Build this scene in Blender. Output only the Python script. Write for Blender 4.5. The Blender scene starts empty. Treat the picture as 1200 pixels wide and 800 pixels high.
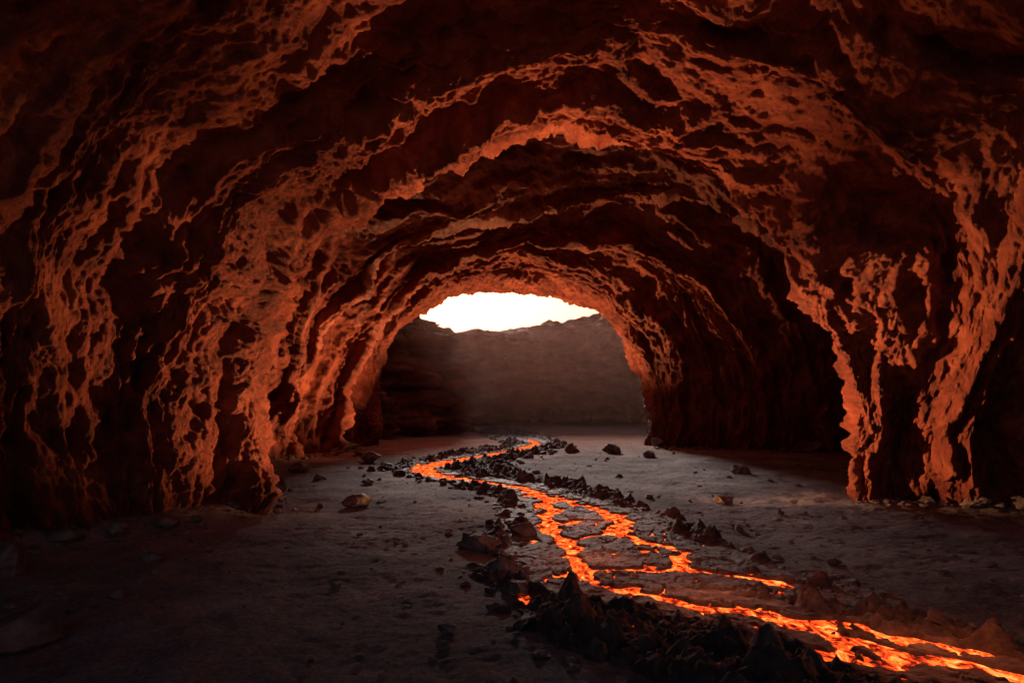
import bpy, math, numpy as np
rng=np.random.RandomState(7)
scene=bpy.context.scene
# ------------------------------------------------------------------ noise
PERM=np.random.RandomState(3).permutation(256); PERM=np.concatenate([PERM,PERM,PERM])
G=np.random.RandomState(4).normal(size=(256,3)); G/=np.linalg.norm(G,axis=1)[:,None]
def perlin(x,y,z):
    x,y,z=np.broadcast_arrays(x,y,z)
    xi=np.floor(x).astype(np.int64); yi=np.floor(y).astype(np.int64); zi=np.floor(z).astype(np.int64)
    xf=x-xi; yf=y-yi; zf=z-zi
    xi&=255; yi&=255; zi&=255
    u=xf*xf*xf*(xf*(xf*6-15)+10); v=yf*yf*yf*(yf*(yf*6-15)+10); w=zf*zf*zf*(zf*(zf*6-15)+10)
    def g(a,b,c):
        h=PERM[PERM[PERM[xi+a]+yi+b]+zi+c]; gg=G[h]
        return gg[...,0]*(xf-a)+gg[...,1]*(yf-b)+gg[...,2]*(zf-c)
    def L(a,b,t): return a+(b-a)*t
    return L(L(L(g(0,0,0),g(1,0,0),u),L(g(0,1,0),g(1,1,0),u),v),L(L(g(0,0,1),g(1,0,1),u),L(g(0,1,1),g(1,1,1),u),v),w)*1.6
def fbm(x,y,z,o=4,gain=.5,lac=2.03):
    s=0;a=1
    for i in range(o):
        s=s+a*perlin(x+i*17.3,y+i*5.1,z+i*9.7); a*=gain; x=x*lac;y=y*lac;z=z*lac
    return s
def ridged(x,y,z,o=4,gain=.5,lac=2.03):
    s=0;a=1
    for i in range(o):
        s=s+a*(1-2*np.abs(perlin(x+i*17.3,y+i*5.1,z+i*9.7))); a*=gain; x=x*lac;y=y*lac;z=z*lac
    return s
def sstep(a,b,x):
    t=np.clip((x-a)/(b-a),0,1); return t*t*(3-2*t)
def terr(q,a=.3,b=.7):
    f=np.floor(q); return f+sstep(a,b,q-f)
# ------------------------------------------------------------------ mesh helpers
def mesh_obj(name,co,faces,mat,smooth=True,attrs=None):
    co=np.asarray(co,dtype=np.float32).reshape(-1,3); faces=np.asarray(faces,dtype=np.int32)
    k=faces.shape[1]
    me=bpy.data.meshes.new(name)
    me.vertices.add(len(co)); me.vertices.foreach_set("co",co.ravel())
    me.loops.add(faces.size); me.loops.foreach_set("vertex_index",faces.ravel())
    me.polygons.add(len(faces)); me.polygons.foreach_set("loop_start",np.arange(0,faces.size,k,dtype=np.int32))
    try: me.polygons.foreach_set("loop_total",np.full(len(faces),k,dtype=np.int32))
    except Exception: pass
    me.update(calc_edges=True)
    me.polygons.foreach_set("use_smooth",np.full(len(faces),smooth,dtype=bool))
    if attrs:
        for n,a in attrs.items():
            at=me.attributes.new(n,'FLOAT','POINT'); at.data.foreach_set("value",np.asarray(a,dtype=np.float32).ravel())
    me.materials.append(mat); me.validate()
    ob=bpy.data.objects.new(name,me); scene.collection.objects.link(ob); return ob
def grid_faces(nr,nc,flip=False):
    i=np.arange(nr-1)[:,None]*nc+np.arange(nc-1)[None,:]
    f=np.stack([i,i+1,i+nc+1,i+nc],-1).reshape(-1,4)
    return f[:,::-1] if flip else f
def grid_normals(P):
    a=np.gradient(P,axis=0); b=np.gradient(P,axis=1)
    n=np.cross(a,b); return n/(np.linalg.norm(n,axis=2,keepdims=True)+1e-9)
# ------------------------------------------------------------------ materials
def newmat(name):
    m=bpy.data.materials.new(name); m.use_nodes=True; nt=m.node_tree
    b=nt.nodes["Principled BSDF"]; return m,nt,b
def N(nt,t,**kw):
    n=nt.nodes.new(t)
    for k,v in kw.items(): setattr(n,k,v)
    return n
def noise(nt,vec,scale,detail=8,rough=.6,dist=0.):
    n=N(nt,"ShaderNodeTexNoise"); n.inputs["Scale"].default_value=scale; n.inputs["Detail"].default_value=detail
    n.inputs["Roughness"].default_value=rough; n.inputs["Distortion"].default_value=dist
    nt.links.new(vec,n.inputs["Vector"]); return n.outputs["Fac"]
def ramp(nt,fac,stops):
    r=N(nt,"ShaderNodeValToRGB"); e=r.color_ramp.elements
    while len(e)<len(stops): e.new(.5)
    for i,(p,c) in enumerate(stops):
        e[i].position=p; e[i].color=(*c,1)
    nt.links.new(fac,r.inputs[0]); return r.outputs[0]
def math_(nt,op,a,b=None):
    m=N(nt,"ShaderNodeMath",operation=op)
    for i,v in enumerate([a,b]):
        if v is None: continue
        if isinstance(v,(int,float)): m.inputs[i].default_value=v
        else: nt.links.new(v,m.inputs[i])
    return m.outputs[0]
def bump(nt,h,strength,dist,prev=None):
    b=N(nt,"ShaderNodeBump"); b.inputs["Strength"].default_value=strength; b.inputs["Distance"].default_value=dist
    nt.links.new(h,b.inputs["Height"])
    if prev: nt.links.new(prev,b.inputs["Normal"])
    return b.outputs[0]
def attr(nt,n):
    a=N(nt,"ShaderNodeAttribute"); a.attribute_name=n; return a.outputs["Fac"]
def mixc(nt,f,a,b_):
    m=N(nt,"ShaderNodeMix",data_type='RGBA'); nt.links.new(f,m.inputs[0]); nt.links.new(a,m.inputs[6]); nt.links.new(b_,m.inputs[7]); return m.outputs[2]
def rockmat(name,stops,s=1.0,rough=.8,b1=.25,b2=.05,spec=.3,strata=0,bands=0):
    m,nt,b=newmat(name); tc=N(nt,"ShaderNodeTexCoord"); v=tc.outputs["Object"]
    f=noise(nt,v,.5*s,5,.65)
    nn=None
    if strata:
        cb=N(nt,"ShaderNodeCombineXYZ"); nt.links.new(math_(nt,'MULTIPLY',attr(nt,"arc"),.42),cb.inputs[0]); nt.links.new(attr(nt,"lay"),cb.inputs[1])
        ns=noise(nt,cb.outputs[0],3.4,7,.74)
        f=math_(nt,'ADD',math_(nt,'MULTIPLY',f,.5),math_(nt,'MULTIPLY',ns,.5))
        nn=bump(nt,ns,1,strata)
    if bands:
        mp=N(nt,"ShaderNodeMapping"); mp.inputs["Scale"].default_value=(.15,.15,1); mp.inputs["Rotation"].default_value=(0,.06,0); nt.links.new(v,mp.inputs["Vector"])
        f=math_(nt,'ADD',math_(nt,'MULTIPLY',f,.5),math_(nt,'MULTIPLY',noise(nt,mp.outputs[0],.8,6,.65,.5),.5))
    nt.links.new(ramp(nt,f,stops),b.inputs["Base Color"])
    b.inputs["Roughness"].default_value=rough; b.inputs["Specular IOR Level"].default_value=spec
    n1=bump(nt,noise(nt,v,3.2*s,7,.76),1,b1,nn)
    if b2: n1=bump(nt,noise(nt,v,16*s,3,.65),1,b2,n1)
    nt.links.new(n1,b.inputs["Normal"]); return m
M_cave=rockmat("red_cave_rock",[(.36,(.055,.012,.009)),(.5,(.22,.050,.030)),(.64,(.45,.15,.08))],b1=.24,b2=0,rough=.55,spec=.4,strata=.24)
M_cliff=rockmat("sandstone_cliff",[(.40,(.13,.05,.035)),(.5,(.44,.22,.15)),(.60,(.75,.5,.37))],s=.6,b1=1.2,b2=0,rough=.9,spec=.1,bands=1)
M_bould=rockmat("basalt_rock",[(.3,(.05,.045,.044)),(.5,(.14,.12,.118)),(.7,(.34,.30,.29))],s=3,b1=.07,b2=.015,rough=.8)
# ground
M_gr,nt,b=newmat("ash_sand"); v=N(nt,"ShaderNodeTexCoord").outputs["Object"]
f1=noise(nt,v,.35,5,.6); f2=noise(nt,v,14,4,.7)
mx=math_(nt,'ADD',math_(nt,'MULTIPLY',f1,.55),math_(nt,'MULTIPLY',f2,.45))
ash=ramp(nt,mx,[(.36,(.10,.094,.10)),(.5,(.22,.205,.21)),(.62,(.38,.35,.35))])
far_bounce=ramp(nt,mx,[(.34,(.3,.19,.15)),(.5,(.42,.28,.22)),(.64,(.52,.37,.3))])  # far floor colour brightened so it bounces more light onto the cliff
sp=N(nt,"ShaderNodeSeparateXYZ"); nt.links.new(v,sp.inputs[0]); mr=N(nt,"ShaderNodeMapRange",interpolation_type='SMOOTHSTEP'); mr.inputs[1].default_value=34; mr.inputs[2].default_value=60
nt.links.new(sp.outputs[1],mr.inputs[0])
nt.links.new(mixc(nt,mr.outputs[0],ash,far_bounce),b.inputs["Base Color"])
b.inputs["Roughness"].default_value=1; b.inputs["Specular IOR Level"].default_value=.05
n1=bump(nt,noise(nt,v,5,9,.78),1,.16); nt.links.new(n1,b.inputs["Normal"])
# crust
M_cr,nt,b=newmat("lava_crust_rock"); v=N(nt,"ShaderNodeTexCoord").outputs["Object"]
cn_=noise(nt,v,4,7,.65)
cdark=ramp(nt,cn_,[(.35,(.04,.032,.032)),(.6,(.12,.098,.095)),(.75,(.24,.2,.19))])
cplate=ramp(nt,cn_,[(.35,(.07,.056,.055)),(.6,(.22,.185,.18)),(.75,(.38,.33,.32))])
nt.links.new(mixc(nt,attr(nt,"plate"),cdark,cplate),b.inputs["Base Color"]); b.inputs["Roughness"].default_value=.75; b.inputs["Specular IOR Level"].default_value=.25
n1=bump(nt,noise(nt,v,5,9,.76),1,.11); nt.links.new(n1,b.inputs["Normal"])
hv=math_(nt,'MULTIPLY',attr(nt,"heat"),math_(nt,'ADD',-.25,math_(nt,'MULTIPLY',noise(nt,v,7,5,.72),2.5)))
nt.links.new(ramp(nt,hv,[(.0,(0,0,0)),(.3,(.05,.0015,.001)),(.65,(.45,.018,.005)),(1,(1,.17,.025))]),b.inputs["Emission Color"])
b.inputs["Emission Strength"].default_value=1.3
M_cr.cycles.emission_sampling='NONE'
# molten lava
M_lv,nt,b=newmat("molten_lava"); tc=N(nt,"ShaderNodeTexCoord"); mp=N(nt,"ShaderNodeMapping"); mp.inputs["Scale"].default_value=(1,.6,1)
nt.links.new(tc.outputs["Object"],mp.inputs["Vector"]); v=mp.outputs[0]
f=noise(nt,v,5.5,6,.7,1.0)
nt.links.new(ramp(nt,f,[(.42,(.04,.0025,.0015)),(.49,(.55,.03,.005)),(.57,(1,.14,.016)),(.70,(1,.42,.12))]),b.inputs["Emission Color"])
b.inputs["Emission Strength"].default_value=2.4; b.inputs["Base Color"].default_value=(.03,.015,.01,1); b.inputs["Roughness"].default_value=.9; b.inputs["Specular IOR Level"].default_value=0
# ------------------------------------------------------------------ cave tunnel
def resample(pts,n):
    pts=np.asarray(pts,float); d=np.r_[0,np.cumsum(np.linalg.norm(np.diff(pts,axis=0),axis=1))]; d/=d[-1]
    u=np.linspace(0,1,n); return np.stack([np.interp(u,d,pts[:,0]),np.interp(u,d,pts[:,1])],1)
NU=820
def ell(xl,xr,H,n=2.3,px=0.0):
    th=np.linspace(math.pi,0,200); c=np.cos(th); s=np.sin(th)
    x=(xl+xr)/2+(xr-xl)/2*np.sign(c)*np.abs(c)**(2/n)+px*s; z=-.9+(H+.9)*np.abs(s)**(2/n)
    return resample(np.stack([x,z],1),NU)
arch1=resample([(-7.4,-.9),(-7.3,0),(-7.6,2),(-7.7,3.9),(-7.45,5.8),(-6.75,7.6),(-5.3,9.1),(-3,10.3),(-1,10.95),(.9,11.2),(2.3,11.05),(3.6,10.5),(5.8,9.55),(7.7,8.2),(9.1,6.5),(10.2,4.5),(10.9,2.4),(11.1,0),(11.3,-.9)],NU)
archC=resample([(-10.0,-.9),(-10.2,0),(-10.3,3),(-10.1,5.5),(-9.2,8.6),(-7.1,10.4),(-4,11.5),(0,11.8),(3.4,11.4),(6.6,10.3),(8.6,8.4),(9.6,5.3),(10,2),(10,0),(10,-.9)],NU)
S=[ (3,3,3,ell(-16,18.5,17)),(6,6,7,ell(-15,18.5,16.5)),(9,9,11,ell(-13.6,18,15.8)),
 (14.0,14.2,18.2,ell(-11.2,17.2,14.4)),(16.8,17.4,20.6,ell(-9.3,13.6,12.8,2.3,.3)),(19.2,20,22,arch1),
 (20.6,21.8,23.6,ell(-8.9,13.4,12.9)),(25,26,27,ell(-15.5,20,17.4)),(33.5,34,35,ell(-16.5,24.8,19.0)),
 (38.4,39.5,41,ell(-12.4,24.8,15.0)),(40.4,42.5,44.5,ell(-17,22.5,18.6)),(44,45.6,46.6,ell(-11.5,17.5,13.9)),
 (45.8,47.6,47.9,ell(-15.5,14.6,17)),(49.8,50,49.4,ell(-11.1,11.2,13.0)),(52,53,51.5,archC),
 (55,56,55,ell(-13,13,14)),(60,61,60,ell(-17,17,16))]
K=[]
uu=np.linspace(-1,1,NU)
for dl,dt,dr,p in S:
    w=np.sin((uu+1)/2*math.pi)**1.5
    D=(dl*(1-uu)/2+dr*(1+uu)/2)*(1-w)+dt*w
    K.append(np.stack([p[:,0],D,p[:,1]],1))
K=np.array(K)
ch=np.r_[0,np.cumsum(np.mean(np.linalg.norm(np.diff(K,axis=0),axis=2),axis=1))]
segn=[15,25,100,150,130,80,75,50,65,60,65,60,60,75,40,25]
ts=np.concatenate([np.linspace(ch[i],ch[i+1],segn[i],endpoint=False) for i in range(len(segn))]+[[ch[-1]]])
T=np.zeros_like(K)
for i in range(len(K)):
    a=max(i-1,0); c=min(i+1,len(K)-1); T[i]=(K[c]-K[a])/(ch[c]-ch[a])*.5
rows=[]
for t in ts:
    i=min(np.searchsorted(ch,t,side='right')-1,len(K)-2); h=ch[i+1]-ch[i]; s=(t-ch[i])/h
    rows.append((2*s**3-3*s*s+1)*K[i]+(s**3-2*s*s+s)*h*T[i]+(-2*s**3+3*s*s)*K[i+1]+(s**3-s*s)*h*T[i+1])
P=np.array(rows)
nrm=grid_normals(P)
cen=np.stack([np.zeros_like(P[...,1]),P[...,1],np.full_like(P[...,1],4)],-1)
if np.mean(np.sum(nrm*(cen-P),2))<0: nrm=-nrm
arc=(np.arange(NU)*34/NU)[None,:]+np.zeros((len(ts),1))
vv=ts[:,None]+np.zeros((1,NU))
x,y,z=P[...,0],P[...,1],P[...,2]
w1=fbm(x*.2,y*.2,z*.2,3)*1.0; w2=fbm(x*.12+40,y*.12,z*.12,2,.5)*1.8+fbm(x*.7,y*.7,z*.7+9,3)*.15
big=fbm(x*.22,y*.22,z*.22,3)
va=vv+w2; ar=arc+w1
lay=ridged(ar*.15,va*.42,z*0+1.5,4,.5)
huge=ridged(ar*.085+3.3,va*.2,z*0+51.5,2,.4)
def step(t,k=.24):   # quick rise (face towards the entrance), slow fall (soffit)
    f=t-np.floor(t); return np.where(f<k,sstep(0,1,f/k),1-sstep(0,1,(f-k)/(1-k)))
m1=sstep(-.45,.35,fbm(ar*.2,vv*.2,z*0+33.,3))
s1=step((va-ch[5])*.38+.6+.28*fbm(arc*.3,vv*.5,z*0+5.,4,.6))
s2=step(va*1.05+.45*fbm(arc*.7,vv*.9,z*0+6.,4,.6),.3)
t1=terr(fbm(ar*.42,va*.8,z*0+15.,4,.55)*4.5)/4.5
t2=terr(fbm(ar*1.1+5,va*2.0,z*0+18.,4,.6)*4,.25,.75)/4
t3=terr(fbm(x*2.2+5,y*2.8,z*2.2+18.,3,.6)*3,.25,.75)/3
blk=np.abs(fbm(ar*.6,va*.8,z*0+25.,4,.55))
fine=ridged(arc*2.4,va*3.6,z*0+9.,4,.65)
far=1-.5*sstep(45,50,y)
d=big*.45*far+(huge-.7)*.5*far+((lay-.9)*.24+s1*(.4+.6*m1)*1.1+s2*.2+t1*.26)*far+t2*.2+t3*.08-blk*.18+fine*.045-.4*far
P2=P+nrm*d[...,None]
mesh_obj("cave_tunnel",P2,grid_faces(len(ts),NU),M_cave,attrs={"arc":arc+w1*.3,"lay":va})
# ------------------------------------------------------------------ lava path
CY=np.array([0,5,7.5,8.4,10.7,13,16.5,20,23,26,29,32,38,45,53,68,90])
CX=np.array([9,6.2,4.3,3.6,2.4,2.2,2.1,1.8,1.4,0,-2,-3.2,-2.5,0,2,0,-3])
HW=np.array([3,3.2,3.1,2.9,2.9,2.8,2.4,2.1,2.2,2.4,2.6,2.9,2.7,2.6,2.6,3,3])
def smoothcurve(xs,ys,q):
    yy=np.linspace(-5,95,2001); f=np.interp(yy,xs,ys); k=np.hanning(31); k/=k.sum()
    f=np.convolve(np.pad(f,15,mode='edge'),k,'valid'); return np.interp(q,yy,f)
cx=lambda q:smoothcurve(CY,CX,q)
hw=lambda q:smoothcurve(CY,HW,q)
def pathdist(px,py,pts):
    best=np.full(px.shape,1e9)
    for (y0,x0,wa),(y1,x1,wb) in zip(pts[:-1],pts[1:]):
        dx,dy=x1-x0,y1-y0; t=np.clip(((px-x0)*dx+(py-y0)*dy)/(dx*dx+dy*dy),0,1)
        best=np.minimum(best,np.hypot(px-x0-t*dx,py-y0-t*dy)/(wa+(wb-wa)*t))
    return best
F1=[(4,9.5,.4),(6.6,7.2,.28),(7.3,6.1,.27),(7.9,5.0,.22),(8.6,4.4,.2),(9.3,3.9,.19),(10.1,3.1,.2),(10.8,2.1,.2),(11.4,1.45,.18),(12.6,1.25,.15),(13.6,1.3,.18),(15,1.1,.18),(17,.9,.2),(19.5,1.1,.24),(22,1.1,.28),(24.7,.4,.32),(26.5,-.9,.28),(28.2,-2.6,.4),(30,-3.7,.6),(32,-4.3,.6),(35,-3.9,.65),(38,-2.8,.5),(41,-1.5,.5),(45,.1,.5),(53,2.0,.4),(60,1.5,.2),(63,1,.01)]
F2=[(11.2,5.2,.06),(11.6,4.6,.18),(12.1,3.7,.17),(12.7,3.0,.17),(13.8,3.5,.15),(15,2.9,.18),(16.2,2.3,.18),(17.6,3.0,.24),(19,2.7,.24),(20.8,1.9,.24),(22.5,1.2,.24)]
F3=[(12.3,1.3,.14),(12.45,2.2,.12),(12.7,3.0,.14)]
F4=[(15,1.1,.14),(15.6,1.7,.12),(16.2,2.3,.14)]
F5=[(9.3,3.9,.1),(9.1,4.8,.16),(8.4,5.6,.13),(7.6,6.3,.08)]
F6=[(7.9,5.0,.08),(8.0,4.2,.13),(8.6,3.6,.1),(9.6,3.0,.06)]
F7=[(17,.9,.14),(17.6,1.8,.14),(17.6,3.0,.14)]
yy=np.concatenate([np.arange(4.5,14,.022),np.arange(14,26,.035),np.arange(26,56,.09),np.arange(56,90,.3)])
tt=np.linspace(-1.25,1.25,300)
Y=yy[:,None]+0*tt; Tt=tt[None,:]+0*Y; X=cx(Y)+hw(Y)*Tt
wx=fbm(X*.9,Y*.9,3.,3)*.22; wy=fbm(X*.9+30,Y*.9,3.,3)*.28
hfw=fbm(X*4,Y*4,9.,3)*.07
A,B=X+wx+hfw,Y+wy
d1=np.minimum.reduce([pathdist(A,B,F) for F in (F1,F2,F3,F4,F5,F6,F7)])*(1+.8*fbm(X*1.7,Y*1.7,91.,2))
ds=np.minimum.reduce([pathdist(A,B,[(a,b_,1.) for a,b_,c in F]) for F in (F1,F2)])
chw=np.interp(Y,[0,9,11,13,20,26,40],[.7,.7,.9,1.2,1.0,.9,.9])
chan=1-sstep(chw,chw+.4,ds+.35*fbm(X*1.3,Y*1.3,5.,3))
q=X-cx(Y)
cn=np.abs(fbm(q*1.2+wx*2,Y*.8+wy,11.,3))
d2=cn/.045+ (1-chan)*6 + 1.2*np.clip(fbm(X*.7,Y*.7,21.,2)-.2,0,1)*4+9*(Y>56)
dd=np.minimum(d1,d2)
inn=1-sstep(.85,1.35,dd)
plate=chan*(1-inn)
edge=1-sstep(.82,1.12,np.abs(Tt)+.22*fbm(X*.8,Y*.8,31.,3))
lump=np.abs(fbm(X*1.7,Y*1.7,41.,2)); l2=1-np.abs(fbm(X*3.2,Y*3.2,43.,3)); l3=fbm(X*8,Y*8,45.,3,.6)
bank=.02+.45*lump*sstep(.0,.5,fbm(X*.5,Y*.5,47.,2)+.5)+.18*(l2-.65)+.05*l3
bank=bank*edge-.30*(1-edge)
ph=.035+.03*fbm(X*2,Y*2,51.,4)+.016*l3+.02*(1-np.clip(dd-1,0,1))
Hh=bank*(1-chan)+ph*chan
Hh=Hh*(1-inn)+(-.08)*inn
heat=np.exp(-np.clip(dd-1,0,9)*1.1)*sstep(64,56,Y)
hot=(.4+.6*sstep(-.3,.3,fbm(X*.8,Y*.8,61.5,2)))*sstep(chw+3.6,chw+1.4,ds)*sstep(34,18,Y)
crack=sstep(.22,.02,np.abs(fbm(X*2.3,Y*2.3,63.5,3)))
heat=np.maximum(heat*.95,crack*.95*hot*sstep(0,.5,edge)*(1-chan))
mesh_obj("lava_crust",np.stack([X,Y,Hh],-1),grid_faces(len(yy),len(tt),True),M_cr,attrs={"heat":heat,"plate":plate})
yy2=np.linspace(4.5,89,400); t2_=np.linspace(-.9,.9,14); Y=yy2[:,None]+0*t2_; X=cx(Y)+hw(Y)*t2_[None,:]
mesh_obj("lava_stream",np.stack([X,Y,-.015+.012*fbm(X*2,Y*2,1.,2)-.1*sstep(60,66,Y)],-1),grid_faces(len(yy2),len(t2_),True),M_lv)
# ------------------------------------------------------------------ ground
gx=np.unique(np.concatenate([-np.geomspace(16,600,50)[::-1],np.arange(-16,18,.07),np.geomspace(18,600,50)]))
gy=np.unique(np.concatenate([[-400,-150,-60,-30,-15,-8,-3,0,2,4],np.arange(5,20,.05),np.arange(20,40,.12),np.arange(40,100,.35),np.geomspace(100,900,30)]))
Xg,Yg=np.meshgrid(gx,gy)
def gh(X,Y):
    h=.10*fbm(X*.25,Y*.25,2.,3)+.045*fbm(X*1.2,Y*1.2,4.,3)+.025*np.abs(fbm(X*3.5,Y*3.5,6.,3))
    t=np.abs((X-cx(Y))/hw(Y)); ins=(Y>3)&(Y<89.5)
    h=h*sstep(.6,1.6,np.where(ins,t,3))
    h=h-.4*(1-sstep(.55,.85,t))*ins
    lw=np.interp(Y,[0,9,14.5,18,22,30,40],[-16,-13.5,-10.9,-8,-8.5,-14,-13]); h=h+.3*sstep(1.4,.2,X-lw)*(Y<40)
    return h
Zg=gh(Xg,Yg)+.02*fbm(Xg*6,Yg*6,8.,3)
mesh_obj("ground",np.stack([Xg,Yg,Zg],-1),grid_faces(len(gy),len(gx)),M_gr)
# ------------------------------------------------------------------ cliffs around the sinkhole
cp=np.array([(-30,57),(-15,59),(-8.4,66),(-7.4,75),(-7.4,85),(-4.6,93),(2,96),(12,98),(22,97),(30,90),(33,76),(30,60),(34,56)],float)
ct=np.array([13,12.5,12.4,12.8,12.6,12.6,12.8,15.2,17.5,17.5,15,15,15],float)
dd_=np.r_[0,np.cumsum(np.linalg.norm(np.diff(cp,axis=0),axis=1))]
un=np.linspace(0,dd_[-1],560)
k=np.hanning(31);k/=k.sum(); sm=lambda a:np.convolve(np.pad(np.interp(un,dd_,a),15,mode='edge'),k,'valid')
bx,by,bt=sm(cp[:,0]),sm(cp[:,1]),sm(ct)
tx,ty=np.gradient(bx),np.gradient(by); ln=np.hypot(tx,ty); ox,oy=-ty/ln,tx/ln
if oy[280]<0: ox,oy=-ox,-oy
vz=np.linspace(0,1,280)
U,V=np.meshgrid(np.arange(560),vz)
hgt=np.where(V<.7,V/.7,1+(V-.7)/.3*.15)
Zc=-.6+(bt[U]+.6)*hgt
off=np.where(V<.7,(V/.7)**1.6*5.0,5.0+((V-.7)/.3)**1.3*32)
al=un[U]
wal=fbm(al*.1,Zc*.12,69.,3)*3
nz=ridged((al+wal)*.11,Zc*.09,70.,5,.55); st=step((Zc+wal*.8+off*.05)*.38,.7); st2=terr(fbm(al*.3,Zc*.4,73.,4,.6)*4)/4
fade=np.clip(1.3-(V-.7)*3,.15,1)
off=off-(nz-1)*3.2*fade-st*1.8*fade+st2*2.2*fade
Xc=bx[U]+ox[U]*off; Yc=by[U]+oy[U]*off
mx_=np.abs((bx[U]-7.5)/14.0); top=6.2*np.sqrt(np.clip(1-mx_**3,0,1))+.6*fbm(al*.3,Zc*.1,75.,3)
rec=(1-sstep(-.4,.3,Zc-top))*(by[U]>88)*(1-sstep(.94,1.0,mx_))
Yc=Yc+rec*26
Zc=Zc+fbm(Xc*.09,Yc*.09,77.,5,.55)*2.0*sstep(.6,.8,V)
mesh_obj("cliff",np.stack([Xc,Yc,Zc],-1),grid_faces(280,560),M_cliff)
xs=np.linspace(-160,190,400); ys=np.linspace(118,230,160); Xh,Yh=np.meshgrid(xs,ys)
prof=12+np.interp(xs,[-160,-20,0,4,14,40,60,190],[3,1.5,1,3.2,6.8,9,9,9])[None,:]
Zh=prof*sstep(114,134,Yh)+fbm(Xh*.06,Yh*.06,80.,5,.55)*2.0
mesh_obj("hill",np.stack([Xh,Yh,Zh],-1),grid_faces(160,400),M_cliff)
# ------------------------------------------------------------------ rocks
import bmesh
def ico(sub):
    bm=bmesh.new(); bmesh.ops.create_icosphere(bm,subdivisions=sub,radius=1)
    v=np.array([q.co[:] for q in bm.verts]); f=np.array([[q.index for q in t.verts] for t in bm.faces]); bm.free(); return v,f
I5=ico(5); I2=ico(2); I4=ico(4)
def rockshape(v,seed,cuts=16,amp=.16,fine=True):
    r=np.random.RandomState(seed); p=v.copy()
    for i in range(cuts):
        n=r.normal(size=3); n/=np.linalg.norm(n); c=r.uniform(.5,.85)
        dp=p@n; p=p-np.clip(dp-c,0,None)[:,None]*n
    s=seed*3.7
    dn=fbm(p[:,0]*1.3+s,p[:,1]*1.3,p[:,2]*1.3,3)*amp
    if fine: dn=dn+ridged(p[:,0]*3+s,p[:,1]*3,p[:,2]*3,4,.6)*.06
    return p*(1+dn)[:,None]
def boulder(px,py,sx,sy,sz,seed,sink=.3):
    p=rockshape(I5[0],seed)*np.array([sx,sy,sz]); a=seed*1.3
    c,s=math.cos(a),math.sin(a)
    if abs(sx-sy)<.5*sx: p=p@np.array([[c,s,0],[-s,c,0],[0,0,1]])
    zz=float(gh(np.array([px]),np.array([py]))[0])
    ob=mesh_obj("boulder",p,I5[1],M_bould); ob.location=(px,py,max(zz,-.05)+sz*(1-sink)*.75)
BL=[(-4.6,20.4,.55,.4,.26),(-8.0,23.0,.5,.4,.3),(-6.2,8.7,.7,.5,.36),(-9.1,12.1,.55,.45,.36),(-6.9,13.1,.24,.2,.12),(-9.0,15.6,.4,.3,.22),(-9.7,14.8,.45,.35,.22),(-8.3,16.5,.35,.3,.2),
(-.85,9.1,.15,.12,.1),(6.6,21.2,.38,.3,.2),(10.2,30.5,.5,.4,.32),(14.4,32,.5,.4,.2),(15,30,.9,.5,.28),(18.8,43,1.2,.7,.55),(6.3,43,.9,.6,.4),(3.8,44,.6,.5,.35),(8,40,.5,.4,.25),
(13.6,20.0,.5,.4,.24),(14.6,19.4,.5,.4,.3),(15.6,19.0,.6,.5,.32),(12.6,20.7,.3,.25,.16),(-9.6,31,.6,.5,.3),(-7.5,36,.8,.5,.35),(-11,45,.9,.6,.5),(-9,41,.6,.5,.3),(-5.5,26,.3,.25,.16),(-7.6,27,.3,.25,.2),
(-.75,14.4,.5,.4,.26),(-.2,12.2,.4,.35,.22),(.1,10.9,.35,.3,.2),(.3,15.8,.4,.3,.24),(-6.1,10.6,.16,.13,.1),(-2.9,11.3,.12,.1,.07),(-3.3,7.2,.1,.1,.07),(10.5,49,.7,.5,.4)]
for i,bq in enumerate(BL): boulder(*bq,seed=i+11)
def scatter(name,pts,sizes,mat,ic=I2,fine=False,smooth=False):
    V=[];Fc=[];o=0
    shapes=[rockshape(ic[0],100+i,10,.25,fine) for i in range(14)]
    zz=gh(pts[:,0],pts[:,1])
    for i,(p,s) in enumerate(zip(pts,sizes)):
        sh=shapes[i%14]; a=rng.uniform(0,6.28); c,sn=math.cos(a),math.sin(a)
        v=(sh*np.array([s,s*rng.uniform(.6,1),s*rng.uniform(.4,.8)]))@np.array([[c,sn,0],[-sn,c,0],[0,0,1]])
        V.append(v+np.array([p[0],p[1],max(zz[i],-.02)+s*.15])); Fc.append(ic[1]+o); o+=len(v)
    mesh_obj(name,np.concatenate(V),np.concatenate(Fc),mat,smooth=smooth)
n=1900; gyv=5.5+38*rng.rand(n)**1.4; gxv=rng.uniform(-1,1,n)*(3+gyv*.75)
t=np.abs((gxv-cx(gyv))/hw(gyv)); ok=t>1.0; gxv,gyv=gxv[ok],gyv[ok]
scatter("gravel",np.stack([gxv,gyv],1),.01+.07*rng.rand(len(gxv))**5*(1+gyv/20),M_bould)
n=240; gyv=6+45*rng.rand(n)**1.0; sd=rng.choice([-1,1],n); gxv=cx(gyv)+sd*hw(gyv)*(.9+.25*np.abs(rng.normal(size=n)))
lw=[]
for tt_ in rng.rand(300):
    yq=7+38*tt_; lw.append((np.interp(yq,[0,9,14.5,18,20,22,26,34,39,45],[-16,-13.2,-10.5,-8,-7,-8,-13,-14.5,-12,-11])+abs(rng.normal())*.6,yq))
for tt_ in rng.rand(150):
    xq=10.8+8*tt_; lw.append((xq,np.interp(xq,[10.8,13,16.6,18.8],[21.6,20.6,18.6,12])-abs(rng.normal())*.4))
for tt_ in rng.rand(160):
    xq=10+14*tt_; lw.append((xq,np.interp(xq,[10,14,17,24],[48.5,47,45.8,42])-abs(rng.normal())*1.0))
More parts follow.
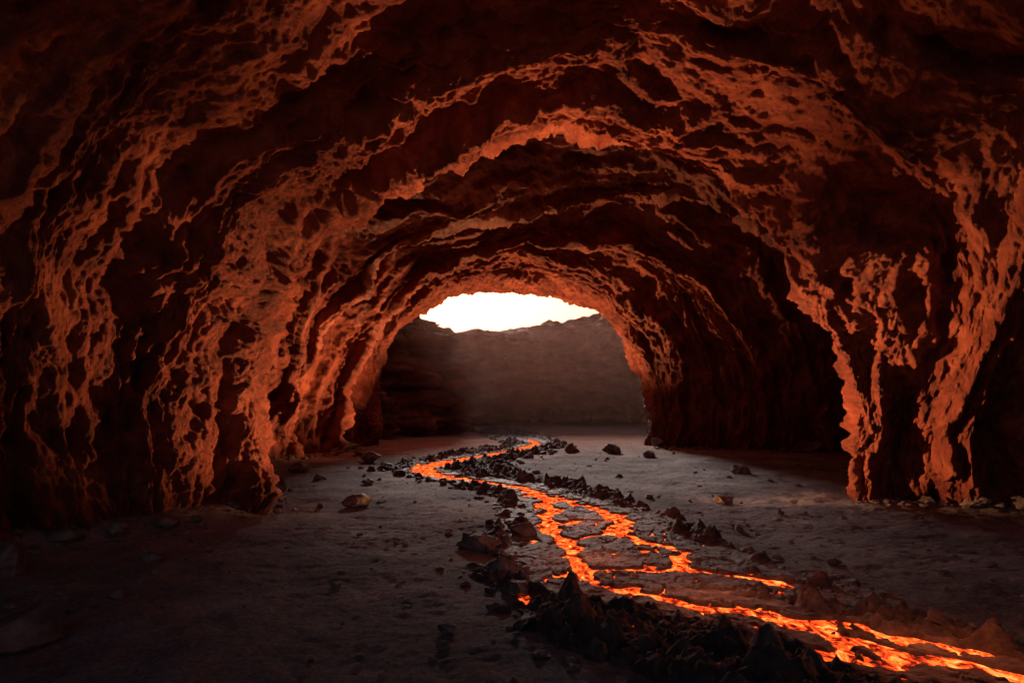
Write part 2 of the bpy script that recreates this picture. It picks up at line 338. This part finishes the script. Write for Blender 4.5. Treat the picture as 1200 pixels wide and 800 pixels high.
pts=np.concatenate([np.stack([gxv,gyv],1),np.array(lw)])
scatter("rubble",pts,.025+.1*rng.rand(len(pts))**2*(1+pts[:,1]/22),M_bould)
n=190; gyv=6.5+44*rng.rand(n); sd=rng.choice([-1,1],n,p=[.55,.45]); gxv=cx(gyv)+sd*hw(gyv)*(.68+.42*rng.rand(n))
scatter("lava_rock",np.stack([gxv,gyv],1),.08+.16*rng.rand(n)**1.6*(1+gyv/60),M_cr,ic=I4,fine=True,smooth=True)
# ------------------------------------------------------------------ haze in the far chamber
m=bpy.data.materials.new("haze"); m.use_nodes=True; nt=m.node_tree; nt.nodes.clear()
o=N(nt,"ShaderNodeOutputMaterial"); vs=N(nt,"ShaderNodeVolumeScatter"); vs.inputs["Color"].default_value=(1,.48,.36,1); vs.inputs["Density"].default_value=.0022; vs.inputs["Anisotropy"].default_value=.35
nt.links.new(vs.outputs[0],o.inputs["Volume"])
c=np.array([(a,b_,c_) for a in(-34,36) for b_ in (54,112) for c_ in (-1,14)],float)
mesh_obj("haze",c,[(0,1,3,2),(4,6,7,5),(0,4,5,1),(2,3,7,6),(0,2,6,4),(1,5,7,3)],m,smooth=False)
# ------------------------------------------------------------------ lights
from mathutils import Vector
el,az=math.radians(18),math.radians(-4)
w=bpy.data.worlds.new("World"); scene.world=w; w.use_nodes=True; nt=w.node_tree
sky=N(nt,"ShaderNodeTexSky",sky_type='NISHITA'); sky.sun_disc=False; sky.sun_elevation=el; sky.sun_rotation=az; sky.dust_density=3; sky.air_density=1
tint=N(nt,"ShaderNodeMix",data_type='RGBA',blend_type='MULTIPLY'); tint.inputs[0].default_value=1; tint.inputs[7].default_value=(1,.69,.64,1)
bg=nt.nodes["Background"]; nt.links.new(sky.outputs[0],tint.inputs[6]); nt.links.new(tint.outputs[2],bg.inputs[0]); bg.inputs[1].default_value=.053
sd=bpy.data.lights.new("sun",'SUN'); sd.energy=5; sd.angle=math.radians(10); sd.color=(1,.82,.74)
so=bpy.data.objects.new("sun",sd); scene.collection.objects.link(so)
dirv=Vector((math.sin(az)*math.cos(el),math.cos(az)*math.cos(el),math.sin(el))); so.rotation_euler=(-dirv).to_track_quat('-Z','Y').to_euler()
def glow(loc,dr,power,cone,col=(1,.40,.155),blend=.6,kind='SPOT'):  # added lamps just above the stream, boosting the lava's own light
    l=bpy.data.lights.new("lava_glow_fill",kind); l.energy=power; l.color=col; l.shadow_soft_size=0.0
    if kind=='SPOT': l.spot_size=math.radians(cone); l.spot_blend=blend
    ob=bpy.data.objects.new("lava_glow_fill",l); scene.collection.objects.link(ob); ob.location=loc
    ob.rotation_euler=Vector(dr).to_track_quat('-Z','Y').to_euler()
glow((.9,20.0,.45),(-1,-.04,.5),10500,66,blend=1)
glow((1.2,20.6,.45),(0,-.10,1),14000,92,blend=1)
glow((2.8,22.0,.45),(1,-.08,.48),13500,74,blend=1)
glow((-3.6,38.6,.5),(-1,-.05,.6),11000,76,blend=.8)
glow((-1.8,44.2,.5),(-1,-.03,.7),11000,76,blend=.8)
glow((-2.0,38.0,.5),(0.1,-.2,1),1300,90,blend=1)
glow((1.0,52.0,.6),(0,-.25,1),15000,140,blend=.5)
glow((3.0,10.5,.5),(0,.45,1),650,130,blend=1,col=(1,.28,.12))  # added weak fill spot, brings out texture on the unlit rock faces
for p_,e_ in (((5.2,8.3,.9),45),((3.0,10.6,.9),38),((1.6,13.2,.8),32),((2.0,17.5,.9),35)):
    glow(p_,(0,0,-1),e_,0,col=(1,.2,.06),kind='POINT')
cam=bpy.data.cameras.new("camera"); co=bpy.data.objects.new("camera",cam); scene.collection.objects.link(co)
co.location=(0,0,3); co.rotation_euler=(math.radians(90),0,0); cam.lens=24; cam.sensor_width=36; cam.shift_y=.0625; cam.clip_end=2000; cam.clip_start=.1
scene.camera=co
scene.view_settings.view_transform='Standard'; scene.view_settings.look='None'; scene.view_settings.exposure=0
